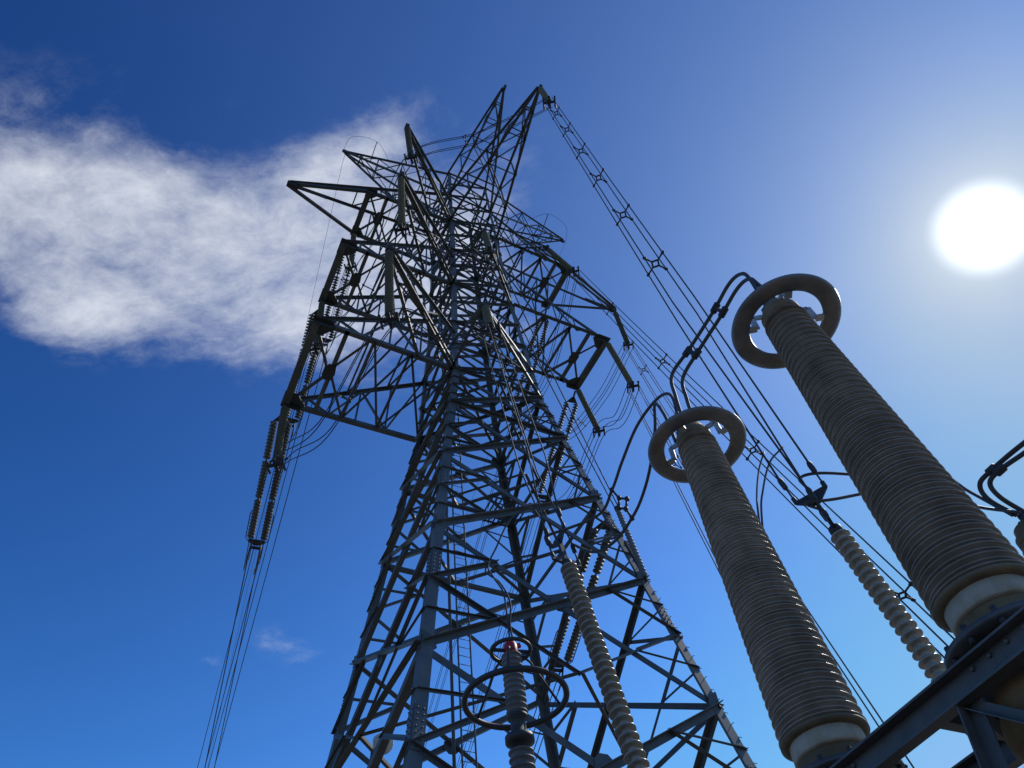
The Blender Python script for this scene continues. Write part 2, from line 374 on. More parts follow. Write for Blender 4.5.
def lace(mb, a0, a1, b0, b1, fr, wd, ref, posts=True):
    """zigzag lacing between two members a0-a1 and b0-b1 at the fractions fr"""
    for i, t in enumerate(fr):
        p, q = a0.lerp(a1, t), b0.lerp(b1, t)
        if posts: mb.angle(p, q, wd, ref)
        if i + 1 < len(fr):
            t2 = fr[i + 1]
            if i % 2: mb.angle(p, b0.lerp(b1, t2), wd, ref)
            else: mb.angle(q, a0.lerp(a1, t2), wd, ref)
def crossarm(s, z, du, dv, tip=None):
    ch = MB(); br = MB(); gs = MB(); up = Vector((0, 0, 1)); zt = z + 4.1
    b = {k: cn(s, k, z) for k in (-1, 1)}; t = {k: cn(s, k, zt) for k in (-1, 1)}
    E = {k: T(s * du, k * dv, z) for k in (-1, 1)}; X = TU * s
    big = .19
    TP = {k: (T(s * tip, 0, z + .02) if tip else E[k]) for k in (-1, 1)}
    for k in (-1, 1):
        ch.angle(b[k], E[k], big, up); 
        if tip:
            ch.angle(t[k], TP[k] + TV * k * .07, .15, -up); ch.angle(E[k], TP[k] + TV * k * .05, .17, up)
        else: ch.angle(t[k], E[k] + up * .12, .155, -up)
        fr = [.0, .25, .48, .68, .85]
        te = TP[k] if tip else E[k]
        tl = (du - hw(z)) / ((tip or du) - hw(z))
        pb = [b[k].lerp(E[k], f) for f in fr]; pt = [t[k].lerp(te, f * tl) for f in fr]
        for i in range(1, 5):
            br.angle(pb[i], pt[i], .085, TV)
            br.angle(pb[i], pt[i - 1], .085, TV) if i % 2 else br.angle(pt[i], pb[i - 1], .085, TV)
        if tip: br.angle(E[k], t[k].lerp(te, tl), .085, TV)
    # end beam and inner struts, hub with star bracing in plan
    ch.bar(E[-1] + up * .02, E[1] + up * .02, .27, .30, up)
    if tip: ch.bar(T(s * (tip - .3), 0, z + .02), T(s * (tip - 2.2), 0, z + .02), .1, .1, up)
    f2, f3, f4 = .80, .60, .33
    def pr(f): return b[-1].lerp(E[-1], f), b[1].lerp(E[1], f)
    s2, s3, s4 = pr(f2), pr(f3), pr(f4)
    ch.angle(s2[0], s2[1], .17, up); ch.angle(s3[0], s3[1], .12, up); br.angle(s4[0], s4[1], .1, up)
    hub = mid(*s2)
    for q in (E[-1], E[1], s3[0], s3[1]): br.angle(hub, q, .11, up)
    br.angle(s3[0], s4[1], .1, up); br.angle(s3[1], s4[0], .1, -up); br.angle(s4[0], b[1], .1, up); br.angle(s4[1], b[-1], .1, -up)
    arm = obj('crossarm', ch, 'steel', tower); gs = MB(); gs.plate([hub - up * .03 + TV * a_ + X * b_ for a_, b_ in ((.42, .1), (.2, .24), (-.2, .24), (-.42, .1), (-.36, -.2), (0, -.26), (.36, -.2))], .03, up); obj('hub_plate', gs, 'plate', arm)
    for k in (-1, 1):
        e = E[k]; g = .62 if not tip else .42
        gs = MB(); gs.plate([e + X * .18 + TV * k * .22, e + X * .18 - TV * k * g, e - X * g * .55 - TV * k * g, e - X * g * 1.25 - TV * k * .1, e - X * g * .9 + TV * k * .22], .03, up)
        gs.plate([e + up * .3 + X * .1, e - up * .22 + X * .1, e - up * .22 - X * g, e + up * .12 - X * g], .03, TV); obj('gusset_plate', gs, 'plate', arm)
    # top plane struts
    for f in (.3, .6): br.angle(t[-1].lerp(TP[-1], f), t[1].lerp(TP[1], f), .075, up)
    br.angle(t[-1], t[1].lerp(TP[1], .3), .075, up); br.angle(t[-1].lerp(TP[-1], .3), t[1].lerp(TP[1], .6), .075, up)
    if tip:
        gs = MB(); gs.bar(T(s * (tip - .55), 0, z), T(s * (tip + .1), 0, z), .3, .26, up); obj('tip_plate', gs, 'plate', arm)
    obj('arm_bracing', br, 'steel', arm)
    return arm
Z1, Z2, Z3, Z4 = 28.01, 36.31, 44.44, 52.63
crossarm(-1, Z1, 7.9, 2.18); crossarm(-1, Z2, 7.4, 1.69); crossarm(1, Z2, 7.35, 1.69)
crossarm(-1, Z3, 6.5, 1.4, 10.8); crossarm(1, Z3, 6.5, 1.4, 10.7)
def pyramid(name, tip, roots, wc, wl, fr=(.22, .45, .68, .85), gus=.2):
    """pointed bracket: roots = [low a, low b, high a, high b] running to one tip"""
    ch = MB(); br = MB(); la, lb, ha, hb = roots; up = Vector((0, 0, 1)); sd = (lb - la).normalized()
    for q, o in ((la, -sd), (lb, sd), (ha, -sd), (hb, sd)): ch.angle(q, tip + o * .05, wc, up)
    lace(br, la, tip, lb, tip, fr, wl, up); lace(br, ha, tip, hb, tip, fr, wl, up)
    lace(br, la, tip, ha, tip, fr, wl, sd); lace(br, lb, tip, hb, tip, fr, wl, sd)
    dk = MB(); dk.disk(tip, sd, gus, .12, 8)
    o = obj(name, ch, 'steel', tower); obj('bracket_lacing', br, 'steel', o); obj('tip_plate', dk, 'plate', o); return o
for s, uu in ((-1, 8.25), (1, 8.17)):
    pyramid('peak_arm', T(s * uu, 0, 52.75), [cn(s, -1, 48.55), cn(s, 1, 48.55), cn(s, -1, Z4), cn(s, 1, Z4)], .12, .06)
pyramid('peak_arm', T(-.3, -8.0, 52.75), [cn(-1, -1, 48.55), cn(1, -1, 48.55), cn(-1, -1, Z4), cn(1, -1, Z4)], .13, .06, gus=.26)
pyramid('jumper_bracket', T(-.09, -10.54, Z3), [cn(-1, -1, Z3), cn(1, -1, Z3), cn(-1, -1, 48.55), cn(1, -1, 48.55)], .15, .07)
armpt = lambda s, z, du, dv, f: cn(s, -1, z).lerp(T(s * du, -dv, z), f)
J = {'j1': (-5.88, -5.67, Z3), 'j2': (-6.09, -5.95, Z2), 'j3': (-6.42, -6.2, Z1)}
for k, (du, dv) in zip(('j1', 'j2', 'j3'), ((6.5, 1.4), (7.4, 1.69), (7.9, 2.18))):
    z = J[k][2]
    tipj = T(*J[k]); mb = MB(); lc = MB(); up = Vector((0, 0, 1))
    r = [cn(-1, -1, z), armpt(-1, z, du, dv, .26), cn(-1, -1, z + 3.0), cn(-1, -1, z - .0) + TV * .0]
    mb.angle(r[0], tipj, .15, up); mb.angle(r[1], tipj, .13, up); mb.angle(r[2], tipj, .15, -up); mb.angle(cn(-1, -1, z) + TU * .2 - TV * .02, tipj + TU * .08, .1, up)
    lace(lc, r[0], tipj, r[1], tipj, (.2, .45, .7), .06, up); lace(lc, r[0], tipj, r[2], tipj, (.25, .5, .75), .06, TU)
    dk = MB(); dk.disk(tipj, TU, .2, .2, 8)
    o = obj('jumper_bracket', mb, 'steel', tower); obj('bracket_lacing', lc, 'steel', o); obj('tip_plate', dk, 'plate', o)
pyramid('jumper_bracket', T(-1.4, -4.9, Z2), [cn(-1, -1, Z2), cn(1, -1, Z2), cn(-1, -1, Z2 + 2.07), cn(1, -1, Z2 + 2.07)], .11, .055, (.3, .6))
pyramid('jumper_bracket', T(-2.1, -5.32, Z1), [cn(-1, -1, Z1), cn(1, -1, Z1), cn(-1, -1, Z1 + 2.07), cn(1, -1, Z1 + 2.07)], .12, .055, (.3, .6))
pyramid('jumper_bracket', T(4.585, -2.23, Z3), [armpt(1, Z3, 6.5, 1.4, .3), armpt(1, Z3, 6.5, 1.4, .9), cn(1, -1, Z3 + 2.0), armpt(1, Z3, 6.5, 1.4, .6) + Vector((0, 0, 1.0))], .1, .06, (.4, .7))
# climbing ladder up the middle, with a cable beside it
mb = MB()
for du in (0, .42): mb.bar(T(-1.4 + du, .0, .2), T(-1.4 + du, .0, 46), .05, .05)
for i in range(150): mb.tube([T(-1.4, 0, .5 + i * .3), T(-.98, 0, .5 + i * .3)], .012, 5)
lad = obj('ladder', mb, 'steel', tower)
mb = MB(); mb.tube([T(-1.62, .05, .1), T(-1.62, .05, 44)], .05, 8); obj('riser_pipe', mb, 'steel', tower)
# small work platform on the far leg under the waist
mb = MB(); q0 = cn(1, 1, 24.6)
for i in range(9): mb.bar(q0 - TU * (1.6 - i * .2) - TV * 1.4, q0 - TU * (1.6 - i * .2), .1, .03)
mb.angle(q0 - TU * 1.7, q0 + TU * .1, .1); mb.angle(q0 - TU * 1.7 - TV * 1.4, q0 + TU * .1 - TV * 1.4, .1)
obj('work_platform', mb, 'plate', tower)
# step bolts are part of each leg's outline
for o in [c for c in tower.children if c.name.split('.')[0] == 'leg'][2:3]:
    mb = MB()
    for i in range(90):
        z = 2 + i * .36; p = cn(1, -1, z); mb.tube([p, p + (TU if i % 2 else -TV) * .11], .011, 5)
    obj('step_bolts', mb, 'leg', o)

# ------------------------------------------------------------------ insulator strings
def discs(mb, base, axis, n, pitch, R, core=.05, seg=14, gaps=()):
    prof = []; h = 0.0
    for i in range(n):
        if i in gaps: prof += [(core * .7, h), (core * .7, h + pitch * .6)]; h += pitch * .7
        prof += [(core, h), (core * 1.2, h + pitch * .12), (R * .55, h + pitch * .26), (R * .92, h + pitch * .44), (R, h + pitch * .56), (R * .99, h + pitch * .66), (R * .9, h + pitch * .68), (R * .6, h + pitch * .58), (core * 1.2, h + pitch * .62), (core, h + pitch * .97)]
        h += pitch
    mb.lathe(prof, base, axis, seg); return h
down = Vector((0, 0, -1))
# jumper support rods: built once hanging from the origin, copied to every bracket
def rod_proto(label, loc):
    t = thing('rod_insulator', label, 'insulator', (0, 0, 0), 0, 'rod insulators hung from the tower arms')
    mb = MB(); discs(mb, (0, 0, -.3), down, 29, .14, .16, .075, 14); obj('shed_stack', mb, 'rod', t)
    mb = MB(); mb.bar((0, 0, .08), (0, 0, -.32), .1, .1); mb.lathe([(.08, 0), (.08, .12), (.06, .16)], (0, 0, -.22), down, 10); obj('top_fitting', mb, 'fit', t)
    mb = MB(); mb.lathe([(.10, 0), (.12, .05), (.12, .16), (.06, .2), (.06, .3)], (0, 0, -4.36), down, 10); mb.bar((-.3, 0, -4.6), (.3, 0, -4.6), .06, .12); mb.bar((0, -.3, -4.62), (0, .3, -4.62), .06, .12)
    for sx in (-1, 1):
        mb.tube([(sx * .28, -.28, -4.66), (sx * .28, .28, -4.66)], .045, 8)
    obj('conductor_clamp', mb, 'fit', t); return t
RODS = [  # name, top, bottom, label
 ('j1', T(*J['j1']), (-3.3, 13.156, 39.85), 'rod insulator under the leftmost high bracket, just right of the topmost left arm tip'),
 ('j2', T(*J['j2']), (-3.568, 13.279, 31.756), 'rod insulator hanging from the second highest left bracket, in front of the middle arm'),
 ('j3', T(*J['j3']), (-3.621, 12.627, 23.402), 'ribbed rod insulator hanging lowest of the left brackets, in front of the cloud'),
 ('P2', T(-.09, -10.54, Z3), (3.868, 11.502, 39.874), 'short rod insulator at the topmost pointed bracket where the long droppers begin'),
 ('k0', T(4.585, -2.23, Z3), (4.359, 21.006, 39.982), 'slanting rod insulator under the right upper arm near the pointed peak arm'),
 ('k1', T(-1.4, -4.9, Z2), (-.082, 15.028, 31.853), 'rod insulator hanging on the tower front at the middle arm level, amid the bracing'),
 ('k2', T(-2.1, -5.32, Z1), (-.427, 13.831, 23.664), 'rod insulator hanging on the tower front at the lowest arm level'),
 ('R2', T(10.7, 0, Z3), (7.294, 26.428, 39.851), 'rod insulator hanging from the long tip of the right upper arm'),
 ('mr', T(7.35, -1.69, Z2), (5.87, 23.307, 31.751), 'rod insulator from the outer corner of the right middle arm'),
 ('mf', T(7.35, 1.69, Z2), (4.026, 25.884, 31.767), 'rod insulator from the inner lower corner of the right middle arm'),
 ('lf', T(-7.9, 2.18, Z1), (-9.02, 18.006, 23.475), 'rod insulator under the far corner of the left lowest arm, between tension strings'),
 ('mlf', T(-7.4, 1.69, Z2) , (-8.6, 18.4, 31.7), 'rod insulator under the far corner of the left middle arm beside the end beam'),
 ('ulf', T(-6.5, 1.4, Z3), (-7.7, 18.6, 39.85), 'rod insulator under the far corner of the left upper arm')]
ROD = {}
proto = None
for nm, top, bot, lab in RODS:
    top = Vector(top) - Vector((0, 0, .12)); bot = Vector(bot); d = (bot - top).normalized()
    q = down.rotation_difference(d); mtx = Matrix.LocRotScale(top, q, None)
    if proto is None: proto = rod_proto(lab, top); proto.matrix_basis = mtx
    else: dup(proto, mtx, lab)
    ROD[nm] = top + d * 4.66
# tension strings: built along local -Z
def tension_proto(label):
    t = thing('tension_string', label, 'insulator', (0, 0, 0), 0, 'double tension strings holding the line at the arm ends')
    for s in (-1, 1):
        mb = MB(); discs(mb, (s * .29, 0, -.75), down, 34, .17, .165, .05, 12, (11, 22)); obj('disc_string', mb, 'tdisc', t)
    mb = MB(); mb.bar((0, 0, 0), (0, 0, -.45), .09, .06); mb.plate([(-.32, 0, -.74), (.32, 0, -.74), (.08, 0, -.4), (-.08, 0, -.4)], .05, (0, 1, 0)); obj('yoke_plate', mb, 'fit', t)
    mb = MB(); mb.plate([(-.36, 0, -6.86), (.36, 0, -6.86), (.36, 0, -7.0), (.1, 0, -7.15), (-.1, 0, -7.15), (-.36, 0, -7.0)], .06, (0, 1, 0))
    for sx in (-1, 1):
        for sy in (-1, 1): mb.tube([(sx * .2, 0, -7.05), (sx * .24, sy * .2, -7.6), (sx * .24, sy * .22, -8.1)], .035, 6)
    mb.bar((-.24, 0, -7.3), (.24, 0, -7.3), .1, .1); obj('end_yoke', mb, 'fit', t)
    mb = MB()
    for sx in (-1, 1): mb.tube([(sx * .34, .0, -7.0), (sx * .5, 0, -6.8), (sx * .5, 0, -5.5), (sx * .45, 0, -5.35), (sx * .24, 0, -5.3)], .022, 6)
    obj('arcing_horn', mb, 'fit', t); return t
def azdir(az, slope):
    a, s_ = math.radians(az), math.radians(slope); return Vector((math.sin(a) * math.cos(s_), math.cos(a) * math.cos(s_), math.sin(s_)))
LINES = []
TS = [(T(-7.9, 2.3, Z1 - .1), azdir(-25.3, -12), 'lowest left double tension string of pale discs, clear of the tower against the sky'),
      (T(-7.4, 1.8, Z2 - .1), azdir(-27.5, -11), 'double tension string beside the end beam of the left middle arm'),
      (T(-6.5, 1.5, Z3 - .1), azdir(-27.5, -11), 'double tension string at the far end of the left upper arm, highest on the left'),
      (T(7.35, 1.9, Z2 - .1), azdir(-23, -14), 'double tension string hanging off the inner corner of the right middle arm'),
      (T(6.5, 1.6, Z3 - .1), azdir(-23, -13), 'double tension string off the right upper arm, seen between the arms'),
      (cn(1, -1, 20.75) + Vector((.1, .25, 0)), azdir(-22, -13), 'double tension string anchored low on the right tower leg, inside the bracing')]
tp = None
for i, (p, d, lab) in enumerate(TS):
    q = down.rotation_difference(d)
    side = (q @ Vector((1, 0, 0))); want = d.cross(Vector((0, 0, 1))).normalized(); 
    ang_ = math.atan2(d.dot(side.cross(want)), side.dot(want)); q = Quaternion(d, ang_) @ q
    mtx = Matrix.LocRotScale(p, q, None)
    if tp is None: tp = tension_proto(lab); tp.matrix_basis = mtx
    else: dup(tp, mtx, lab)
    LINES.append((p + d * 8.1, d, q))

# ------------------------------------------------------------------ conductors
def frames4(path, hsp, sdir=None):
    """square of four wire positions carried along a path without twisting"""
    n = len(path); chord = (path[-1] - path[0]).normalized(); s_ = chord.cross(Vector((0, 0, 1)))
    if s_.length < .45: s_ = Vector((.985, -.174, 0))
    if sdir is not None: s_ = Vector(sdir)
    rows = []
    for i in range(n):
        d = (path[min(i + 1, n - 1)] - path[max(i - 1, 0)]).normalized(); s_ = (s_ - d * s_.dot(d)).normalized(); m_ = s_.cross(d)
        h = hsp(i / (n - 1)) if callable(hsp) else hsp
        rows.append([path[i] + s_ * a * h + m_ * b * h for a, b in ((-1, -1), (1, -1), (1, 1), (-1, 1))])
    return rows
def spacer(mb, c4):
    c = sum(c4, Vector()) / 4; q = [c.lerp(x, .34) for x in c4]; 
    for i in range(4):
        mb.bar(q[i], q[(i + 1) % 4], .03, .04); mb.tube([q[i], c4[i]], .022, 6)
        e = (c4[i] - c).normalized(); mb.lathe([(.025, -.05), (.04, -.03), (.04, .035), (.025, .05)], c4[i], e, 8)
def bundle(name, label, cat, path, hsp, fr, r=.02, group=None, tail=None, sdir=None):
    """four conductors running along a path of centre points, with spacers at the given fractions"""
    path = [Vector(p) for p in path]; t = thing(name, label, cat, path[0], 0, group); n = len(path); rows = frames4(path, hsp, sdir)
    if tail:
        last = min(itertools.permutations(tail), key=lambda o_: sum((o_[k] - rows[-1][k]).length_squared for k in range(4)))
    for k in range(4):
        mb = MB(); mb.tube([r_[k] for r_ in rows] + ([last[k]] if tail else []), r, 6); obj('conductor', mb, 'wire', t)
    for f in fr:
        x = f * (n - 1); i = min(int(x), n - 2); mb = MB(); spacer(mb, [rows[i][k].lerp(rows[i + 1][k], x - i) for k in range(4)]); obj('spacer', mb, 'fit', t)
    return t, rows
# far spans leaving the tension strings
far_lab = ['four conductor line dropping away from the lowest left tension string', 'four conductor line leaving the left middle arm, second from the left',
           'four conductor line leaving the left upper arm, rightmost of the left lines', 'line bundle leaving the right middle arm, seen behind the tower', 'line bundle leaving the right upper arm, seen through the bracing', 'line bundle leaving the low string on the right tower leg, seen through the tower']
for (p, d, q), lab in zip(LINES, far_lab):
    hd = Vector((d.x, d.y, 0)).normalized(); L_ = 320.0; s0 = d.z / math.hypot(d.x, d.y)
    path = []
    for i in range(41):
        x = L_ * (i / 40) ** 1.6; path.append(p + hd * x + Vector((0, 0, s0 * x * (1 - x / (L_ * 1.15)))))
    bundle('line_bundle', lab, 'power line', path, .23, [.28, .36, .46, .56, .66, .78], .02, 'far line bundles')
# earth wire from the left peak arm
pe = T(-8.25, 0, 52.7); de = azdir(-26, -9); mb = MB()
ew = [pe, pe + Vector((.02, .05, -.5))] + [pe + Vector((0, 0, -.6)) + Vector((de.x, de.y, 0)) * x + Vector((0, 0, de.z * x * (1 - x / 380))) for x in (.6, 3, 8, 16, 30, 60, 110, 180, 300)]
mb.tube(ew, .011, 5); o = obj('earth_wire', mb, 'wire'); o['label'] = 'single thin earth wire falling from the left peak arm tip'; o['category'] = 'wire'
pe = T(8.17, 0, 52.7); mb = MB()
mb.tube([pe, pe + Vector((.1, 0, -.5))] + [pe + Vector((0, 0, -.6)) + Vector((de.x, de.y, 0)) * x + Vector((0, 0, de.z * x * (1 - x / 380))) for x in (.6, 3, 8, 16, 30, 60, 110, 180, 300)], .011, 5)
o = obj('earth_wire', mb, 'wire'); o['label'] = 'single thin earth wire falling from the right peak arm tip'; o['category'] = 'wire'
for nm, s in (('left', -1), ('right', 1)):
    c = T(s * 8.0, 0, 52.9); mb = MB(); X = TU * s
    mb.tube(catmull([c + X * .4 - Vector((0, 0, .4)), c + X * .1 + TV * -.9 + Vector((0, 0, .5)), c - X * 1.5 - TV * 1.2 + Vector((0, 0, .6)), c - X * 2.8 - TV * .3 + Vector((0, 0, .2))], 6), .012, 5)
    mb.tube([c - X * 1.5 - TV * 1.2 + Vector((0, 0, .6)), c - X * 1.5], .03, 5)
    obj('earth_wire_loop', mb, 'wire', tower)

I2t = at(838, 533, 9.6); I2b = at(996, 754, 9.6); I1t = at(568, 566, 10.6); I1b = at(652, 806, 10.0)
# ------------------------------------------------------------------ anchored disc strings at the foot of the droppers
def foot_string(label, top, bot, R, pitch, clampy):
    ax = (bot - top); Ln = ax.length; ax.normalize(); t = thing('anchor_string', label, 'insulator', bot, 0, 'disc strings anchoring the droppers')
    mb = MB(); n = int(Ln / pitch); discs(mb, top, ax, n, pitch, R, .055, 24); obj('disc_string', mb, 'disc', t)
    s = ax.cross(Vector((0, 0, 1)))
    s.normalize(); u2 = s.cross(ax).normalized()
    mb = MB(); lo_ = top - ax * .06; hi_ = top - ax * .72
    mb.bar(top + ax * .02, hi_, .085, .06, s)
    mb.plate([lo_ + s * .29 - ax * .01, lo_ + s * .29 - ax * .09, lo_ - ax * .17, lo_ - s * .29 - ax * .09, lo_ - s * .29 - ax * .01, lo_ + ax * .03], .045, u2)
    mb.plate([hi_ + u2 * .26 - ax * .06, hi_ + u2 * .25 - ax * .11, hi_ - u2 * .25 - ax * .11, hi_ - u2 * .26 - ax * .06, hi_ - u2 * .05 + ax * .12, hi_ + u2 * .05 + ax * .12], .03, s)
    mb.lathe([(.08, -.04), (.095, 0), (.095, .08), (.06, .11)], top - ax * .02, -ax, 12)
    y = obj('yoke_plate', mb, 'fit', t)
    ends = []
    for a, b in ((1, 0), (-1, 0), (0, 1), (0, -1)):
        base_ = lo_ if a else hi_
        p = base_ + s * a * .265 + u2 * b * .24 - ax * .06; q = p - ax * .60 + s * a * .015 + u2 * b * .015; e_ = (q - p).normalized()
        mb = MB(); mb.tube([p, q], .016, 6); mb.lathe([(.02, 0), (.036, .02), (.036, .13), (.02, .15)], p, e_, 8); mb.lathe([(.02, 0), (.042, .03), (.046, .2), (.03, .26)], p + e_ * .34, e_, 8)
        obj('wire_clamp', mb, 'fit', y); ends.append(q)
    # link and steel anchor rod down to a block in the ground
    g = bot + ax * (bot.z / -ax.z)
    mb = MB(); mb.bar(bot - ax * .02, bot + ax * .25, .1, .06); mb.tube([bot + ax * .2, g], .03, 8); obj('anchor_rod', mb, 'fit', t)
    mb = MB(); mb.bar(Vector((g.x, g.y, -.1)), Vector((g.x, g.y, .35)), .7, .7, (1, 0, 0)); obj('anchor_block', mb, 'conc', t)
    return ends
ends2 = foot_string('pale grey disc string between the two big ringed columns, leaning left', I2t, I2b, .142, .122, 0)
ends1 = foot_string('pale ribbed disc string leaning in front of the tower, rising to a clamp', I1t, I1b, .155, .138, 0)
# droppers: from the front rods down to the yard
DR = 'four conductor droppers coming down from the tower'
def anchor_path(a, b, sag, n=18): return sagline(a, b, sag, n)
yk2 = I2t - (I2b - I2t).normalized() * 1.0
bundle('dropper_bundle', 'long four conductor dropper from the topmost bracket to the disc string between the big columns', 'power line', anchor_path(ROD['P2'], yk2, .5, 40)[:-9], lambda t: .19 + .05 * t, [.10, .235, .385, .54, .71, .88], .019, DR, ends2)
yk1 = I1t - (I1b - I1t).normalized() * 1.0
bundle('dropper_bundle', 'light catching dropper bundle down the front of the tower to the ribbed string', 'power line', anchor_path(ROD['k2'], yk1, .25, 24)[:-6], .22, [.45], .017, DR, ends1, TU)
def to_ground(a, b):
    d = (b - a).normalized(); return b + d * ((.25 - b.z) / d.z)
def block(t_, g):
    mb = MB(); mb.bar(Vector((g.x, g.y, -.1)), Vector((g.x, g.y, .45)), .9, .9, (1, 0, 0)); obj('anchor_block', mb, 'conc', t_)
e = to_ground(ROD['k0'], at(955, 640, 15.0))
tb, _ = bundle('dropper_bundle', 'dropper bundle passing between the two big ringed columns, nearest the right one', 'power line', anchor_path(ROD['k0'], e, .5, 26), .21, [.18, .36, .55, .72, .88], .019, DR); block(tb, e)
e3 = to_ground(ROD['R2'], at(905, 775, 16.0))
tb, _ = bundle('dropper_bundle', 'dropper bundle from the right upper arm tip running behind the left ringed column', 'power line', anchor_path(ROD['R2'], e3, .6, 26), .2, [.12, .34, .56, .78, .92], .019, DR); block(tb, e3)
e4 = to_ground(ROD['mr'], at(800, 700, 18.0))
tb, _ = bundle('dropper_bundle', 'thin dropper bundle from the right middle arm to behind the left ringed column', 'power line', anchor_path(ROD['mr'], e4, .5, 22), .25, [.25, .6], .019, DR); block(tb, e4)
I3t = at(617, 508, 19.6)
bundle('dropper_bundle', 'dropper bundle from the mid level front rod to the right tower leg string', 'power line', anchor_path(ROD['k1'], I3t, .4), lambda t: .2 - .14 * t, [.4], .017, DR)
# jumpers under the arms
JP = 'jumper loops between rod insulators'
endL = [LINES[i][0] for i in range(5)]
dn = lambda v, k: v + Vector((0, 0, -k))
def jumper(label, pts, fr=()): bundle('jumper_loop', label, 'power line', catmull(pts, 9), .22, fr, .018, JP)
jumper('highest jumper loop of four wires sweeping behind the peak arm to the topmost bracket', [endL[2], dn(mid(endL[2], ROD['ulf'], .5), 2.2), dn(ROD['ulf'], .0), dn(mid(ROD['ulf'], ROD['j1'], .5), 1.6), ROD['j1'], dn(mid(ROD['j1'], ROD['P2'], .5), .9), ROD['P2']], (.3, .8))
jumper('jumper loop of four wires below the left middle bracket rod', [endL[1], dn(mid(endL[1], ROD['mlf'], .5), 2.2), ROD['mlf'], dn(mid(ROD['mlf'], ROD['j2'], .5), 1.7), ROD['j2'], dn(mid(ROD['j2'], ROD['k1'], .5), 1.0), ROD['k1']], (.35, .55))
jumper('lowest jumper loop of four wires passing under the left lowest arm', [endL[0], dn(mid(endL[0], ROD['lf'], .5), 2.2), ROD['lf'], dn(mid(ROD['lf'], ROD['j3'], .5), 1.7), ROD['j3'], dn(mid(ROD['j3'], ROD['k2'], .5), .8), ROD['k2']], (.35, .55))
jumper('jumper loop from the right inner rod to the right outer rod below the middle arm', [endL[3], dn(mid(endL[3], ROD['mf'], .5), 1.6), ROD['mf'], dn(mid(ROD['mf'], ROD['mr'], .5), .8), ROD['mr']], (.3,))
jumper('jumper loop hanging from the rod on the right upper arm tip back under the arm', [endL[4], dn(mid(endL[4], ROD['R2'], .35), 4.2), dn(mid(ROD['R2'], endL[4], .3), 3.0), ROD['R2']], (.5,))
jumper('short jumper loop from the slanting right rod to the upper right tension string', [endL[4], dn(mid(endL[4], ROD['k0'], .5), 2.6), ROD['k0']])

# small string standing on the right tower leg
cb = at(645, 576, 19.4)
t = thing('post_insulator', 'small grey string of sheds beside the right tower leg below a four way spacer', 'insulator', cb, 0)
mb = MB(); axi = (I3t - cb); Ln = axi.length; discs(mb, cb, axi, int(Ln / .15), .15, .10, .05, 12); obj('shed_stack', mb, 'arr', t)
mb = MB(); mb.bar(cb, cb + (T(hw(20) , -hw(20), 20) - cb) * .6, .1, .1); mb.lathe([(.1, 0), (.1, .15)], cb + axi * .96, axi, 10); obj('bracket', mb, 'fit', t)

